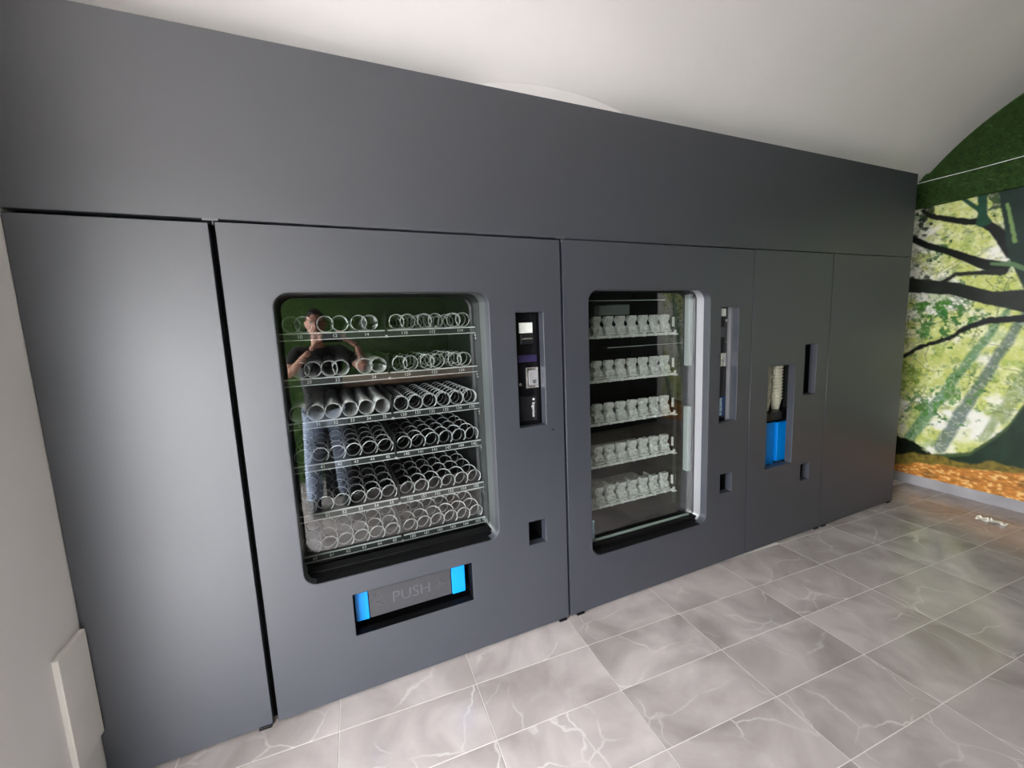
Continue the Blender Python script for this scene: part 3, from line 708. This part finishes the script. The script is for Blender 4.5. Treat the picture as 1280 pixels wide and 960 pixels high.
# ================================================================== the photographer
per = thing('person', 'person in black t-shirt and jeans holding a phone up to photograph', 'person', loc=(.55, -1.95, 0))
def skin_mesh(nodes, edges, root, sub=2):
    bm = bmesh.new(); lay = bm.verts.layers.skin.verify(); vv = {}
    for k, (co, r) in nodes.items():
        v = bm.verts.new(co); v[lay].radius = r if isinstance(r, tuple) else (r, r); v[lay].use_root = (k == root); vv[k] = v
    for a, b in edges: bm.edges.new((vv[a], vv[b]))
    me = bpy.data.meshes.new('tmp'); bm.to_mesh(me); bm.free()
    o = bpy.data.objects.new('tmp', me); C.objects.link(o)
    o.modifiers.new('s', 'SKIN').use_smooth_shade = True
    sm = o.modifiers.new('u', 'SUBSURF'); sm.levels = sub; sm.render_levels = sub
    dg = bpy.context.evaluated_depsgraph_get(); dg.update()
    out = bpy.data.meshes.new_from_object(o.evaluated_get(dg)); bpy.data.objects.remove(o)
    return out
def merge_remesh(meshes, vox):
    bm = bmesh.new()
    for m_ in meshes: bm.from_mesh(m_)
    me = bpy.data.meshes.new('tmp'); bm.to_mesh(me); bm.free()
    o = bpy.data.objects.new('tmp', me); C.objects.link(o)
    r = o.modifiers.new('r', 'REMESH'); r.mode = 'VOXEL'; r.voxel_size = vox; r.use_smooth_shade = True
    s = o.modifiers.new('s', 'SMOOTH'); s.factor = .5; s.iterations = 3
    dg = bpy.context.evaluated_depsgraph_get(); dg.update()
    out = bpy.data.meshes.new_from_object(o.evaluated_get(dg)); bpy.data.objects.remove(o); return out
def ellip(c, r, n=24):
    bm = bmesh.new(); bmesh.ops.create_uvsphere(bm, u_segments=n, v_segments=n//2, radius=1.0)
    for v in bm.verts: v.co = Vector((c[0]+v.co.x*r[0], c[1]+v.co.y*r[1], c[2]+v.co.z*r[2]))
    me = bpy.data.meshes.new('tmp'); bm.to_mesh(me); bm.free(); return me
J = dict(pel=(.555, -2.00, .95), sp=(.555, -2.005, 1.12), ch=(.555, -2.00, 1.31), nk=(.555, -1.985, 1.47), hd=(.555, -1.955, 1.58),
         sl=(.385, -1.995, 1.405), el=(.305, -1.85, 1.225), wl=(.495, -1.805, 1.425), sr=(.725, -1.995, 1.405), er=(.925, -1.86, 1.235), wr=(.865, -1.805, 1.455),
         hl=(.465, -2.0, .90), kl=(.43, -1.925, .49), al=(.41, -1.94, .09), hr=(.645, -2.0, .90), kr=(.665, -1.985, .49), ar=(.675, -2.04, .09))
bn = dict(pel=(J['pel'], (.13, .10)), sp=(J['sp'], (.12, .09)), ch=(J['ch'], (.135, .10)), nk=(J['nk'], .052), hd=(J['hd'], .058),
          sl=(J['sl'], .055), el=(J['el'], .040), wl=(J['wl'], .027), sr=(J['sr'], .055), er=(J['er'], .040), wr=(J['wr'], .027),
          hl=(J['hl'], .080), kl=(J['kl'], .052), al=(J['al'], .032), hr=(J['hr'], .080), kr=(J['kr'], .052), ar=(J['ar'], .032),
          fl=((.41, -1.83, .030), .022), fr=((.685, -1.93, .030), .022))
be = [('pel', 'sp'), ('sp', 'ch'), ('ch', 'nk'), ('nk', 'hd'), ('ch', 'sl'), ('sl', 'el'), ('el', 'wl'), ('ch', 'sr'), ('sr', 'er'), ('er', 'wr'),
      ('pel', 'hl'), ('hl', 'kl'), ('kl', 'al'), ('al', 'fl'), ('pel', 'hr'), ('hr', 'kr'), ('kr', 'ar'), ('ar', 'fr')]
HC = (.555, -1.955, 1.655)
pieces = [skin_mesh(bn, be, 'pel'), ellip(HC, (.076, .096, .118)), ellip((HC[0], HC[1]+.03, HC[2]-.055), (.055, .062, .062)),
          ellip((HC[0], HC[1]+.098, HC[2]-.012), (.014, .020, .024)), ellip((HC[0], HC[1]+.090, HC[2]-.055), (.026, .010, .007)),
          ellip((HC[0]-.078, HC[1]-.005, HC[2]-.005), (.010, .020, .032)), ellip((HC[0]+.078, HC[1]-.005, HC[2]-.005), (.010, .020, .032)),
          ellip((HC[0], HC[1]+.082, HC[2]+.028), (.050, .014, .012))]
# phone (held flat, long side level); its lens is where the picture is taken from
PX0, PX1, PZ0, PZ1, PYB, PYF = .592, .752, 1.4905, 1.568, -1.785, -1.776
# hands: palm block + five separate fingers each
def hand(wrist, palm, knuckles, s):
    out = [skin_mesh({'w': (wrist, .026), 'p': (palm, (.030, .020)), 'q': (tuple(Vector(palm)+(Vector(palm)-Vector(wrist)).normalized()*.03), (.032, .017))}, [('w', 'p'), ('p', 'q')], 'w')]
    for chain, r in knuckles:
        nd = {i: (c, r*(1-.12*max(0, i-1))) for i, c in enumerate(chain)}
        out.append(skin_mesh(nd, [(i, i+1) for i in range(len(chain)-1)], 0))
    return out
yb, yf = PYB-.010, PYF+.009                       # screen side / lens side of the phone
def grip(xe, s, lens_side):
    """fingers of a hand at phone end xe; s=+1 when the phone extends to +x from the hand"""
    K = []
    for i, (z, L) in enumerate(((PZ1+.010, .052), (PZ1-.020, .024), (PZ1-.040, .020), (PZ1-.060, .014))):
        x0 = xe - s*.030
        if i == 0:   # index finger laid along the upper edge
            K.append(([(x0-s*.005, PYB-.012, PZ1-.015), (xe-s*.008, PYF+.004, PZ1+.004), (xe+s*.022, PYF+.002, PZ1+.012), (xe+s*L, PYB+.002, PZ1+.010)], .0085))
        else:
            K.append(([(x0, PYB-.016, z-.006), (xe-s*.014, PYF+.000, z-.004), (xe-s*.004, yf, z), (xe+s*L*.6, yf, z+.001)], .0085-.0004*i))
    K.append(([(x0, PYB-.020, PZ0+.004), (xe-s*.006, PYB-.016, PZ0+.016), (xe+s*.020, yb-.001, PZ0+.026), (xe+s*.044, yb, PZ0+.034)], .0098))
    return K
pieces += hand(J['wl'], (.548, -1.800, 1.490), grip(PX0, 1, True), 1)
pieces += hand(J['wr'], (.800, -1.800, 1.500), grip(PX1, -1, False), -1)
bod = mesh_obj('body', merge_remesh(pieces, .0045), 'skin', per, True)
# eyes and hair
for s in (-1, 1):
    mesh_obj('eye', ellip((HC[0]+s*.031, HC[1]+.083, HC[2]+.008), (.012, .010, .008), 12), 'slot_dark', per, True)
bm = bmesh.new(); bmesh.ops.create_uvsphere(bm, u_segments=32, v_segments=20, radius=1.0)
for v in list(bm.verts):
    if v.co.z < .12 + .45*v.co.y and v.co.z < .62: bm.verts.remove(v)
r_ = random.Random(2)
for v in bm.verts: v.co = Vector((HC[0]+v.co.x*.0815, HC[1]-.004+v.co.y*.100, HC[2]+.003+v.co.z*(.124+r_.uniform(-.002, .003))))
hr_ = bm_obj('hair', bm, 'hair', per, True); so = hr_.modifiers.new('t', 'SOLIDIFY'); so.thickness = .008
# clothes
sn = dict(pel=((.555, -2.0, .80), (.18, .145)), hp=((.555, -2.0, .93), (.18, .14)), sp=(J['sp'], (.165, .125)), ch=(J['ch'], (.175, .132)), nk=((.555, -1.99, 1.435), (.075, .07)),
          sl=(J['sl'], .080), ml=(tuple(Vector(J['sl']).lerp(Vector(J['el']), .68)), .064), sr=(J['sr'], .080), mr=(tuple(Vector(J['sr']).lerp(Vector(J['er']), .68)), .064))
shirt = mesh_obj('t_shirt', merge_remesh([skin_mesh(sn, [('pel', 'hp'), ('hp', 'sp'), ('sp', 'ch'), ('ch', 'nk'), ('ch', 'sl'), ('sl', 'ml'), ('ch', 'sr'), ('sr', 'mr')], 'sp')], .008), 'shirt', per, True)
jn = dict(pel=((.555, -2.0, .93), (.155, .12)), hl=((.462, -2.0, .84), .100), kl=(J['kl'], .078), al=((.41, -1.94, .055), .074), hr=((.648, -2.0, .84), .100), kr=(J['kr'], .078), ar=((.676, -2.04, .055), .074))
jeans = mesh_obj('jeans', merge_remesh([skin_mesh(jn, [('pel', 'hl'), ('hl', 'kl'), ('kl', 'al'), ('pel', 'hr'), ('hr', 'kr'), ('kr', 'ar')], 'pel')], .008), 'jeans', per, True)
for x, y in ((.41, -1.94), (.678, -2.04)):
    sh_ = merge_remesh([ellip((x, y+.11, .040), (.052, .10, .046)), ellip((x, y+.02, .055), (.048, .11, .055)), ellip((x, y, .09), (.052, .066, .055))], .006)
    me_z = min(v.co.z for v in sh_.vertices); sh_.transform(Matrix.Translation((0, 0, -me_z)))
    mesh_obj('shoe', sh_, 'shoe', per, True)
ph = thing('phone', 'black phone held level in both hands', 'phone', loc=(.672, -1.78, 1.49))
box('phone_body', PX0, PX1, PYB, PYF, PZ0, PZ1, 'black_plastic', ph, .0025)
bm = bmesh.new()
for zz in (CAM.z, CAM.z-.020): cyl(bm, (CAM.x, PYF+.0006, zz), (0, 1, 0), .0065, .002, 16)
bm_obj('lens', bm, 'slot_dark', ph)
box('screen', PX0+.003, PX1-.003, PYB-.0006, PYB+.001, PZ0+.003, PZ1-.003, 'slot_dark', ph)
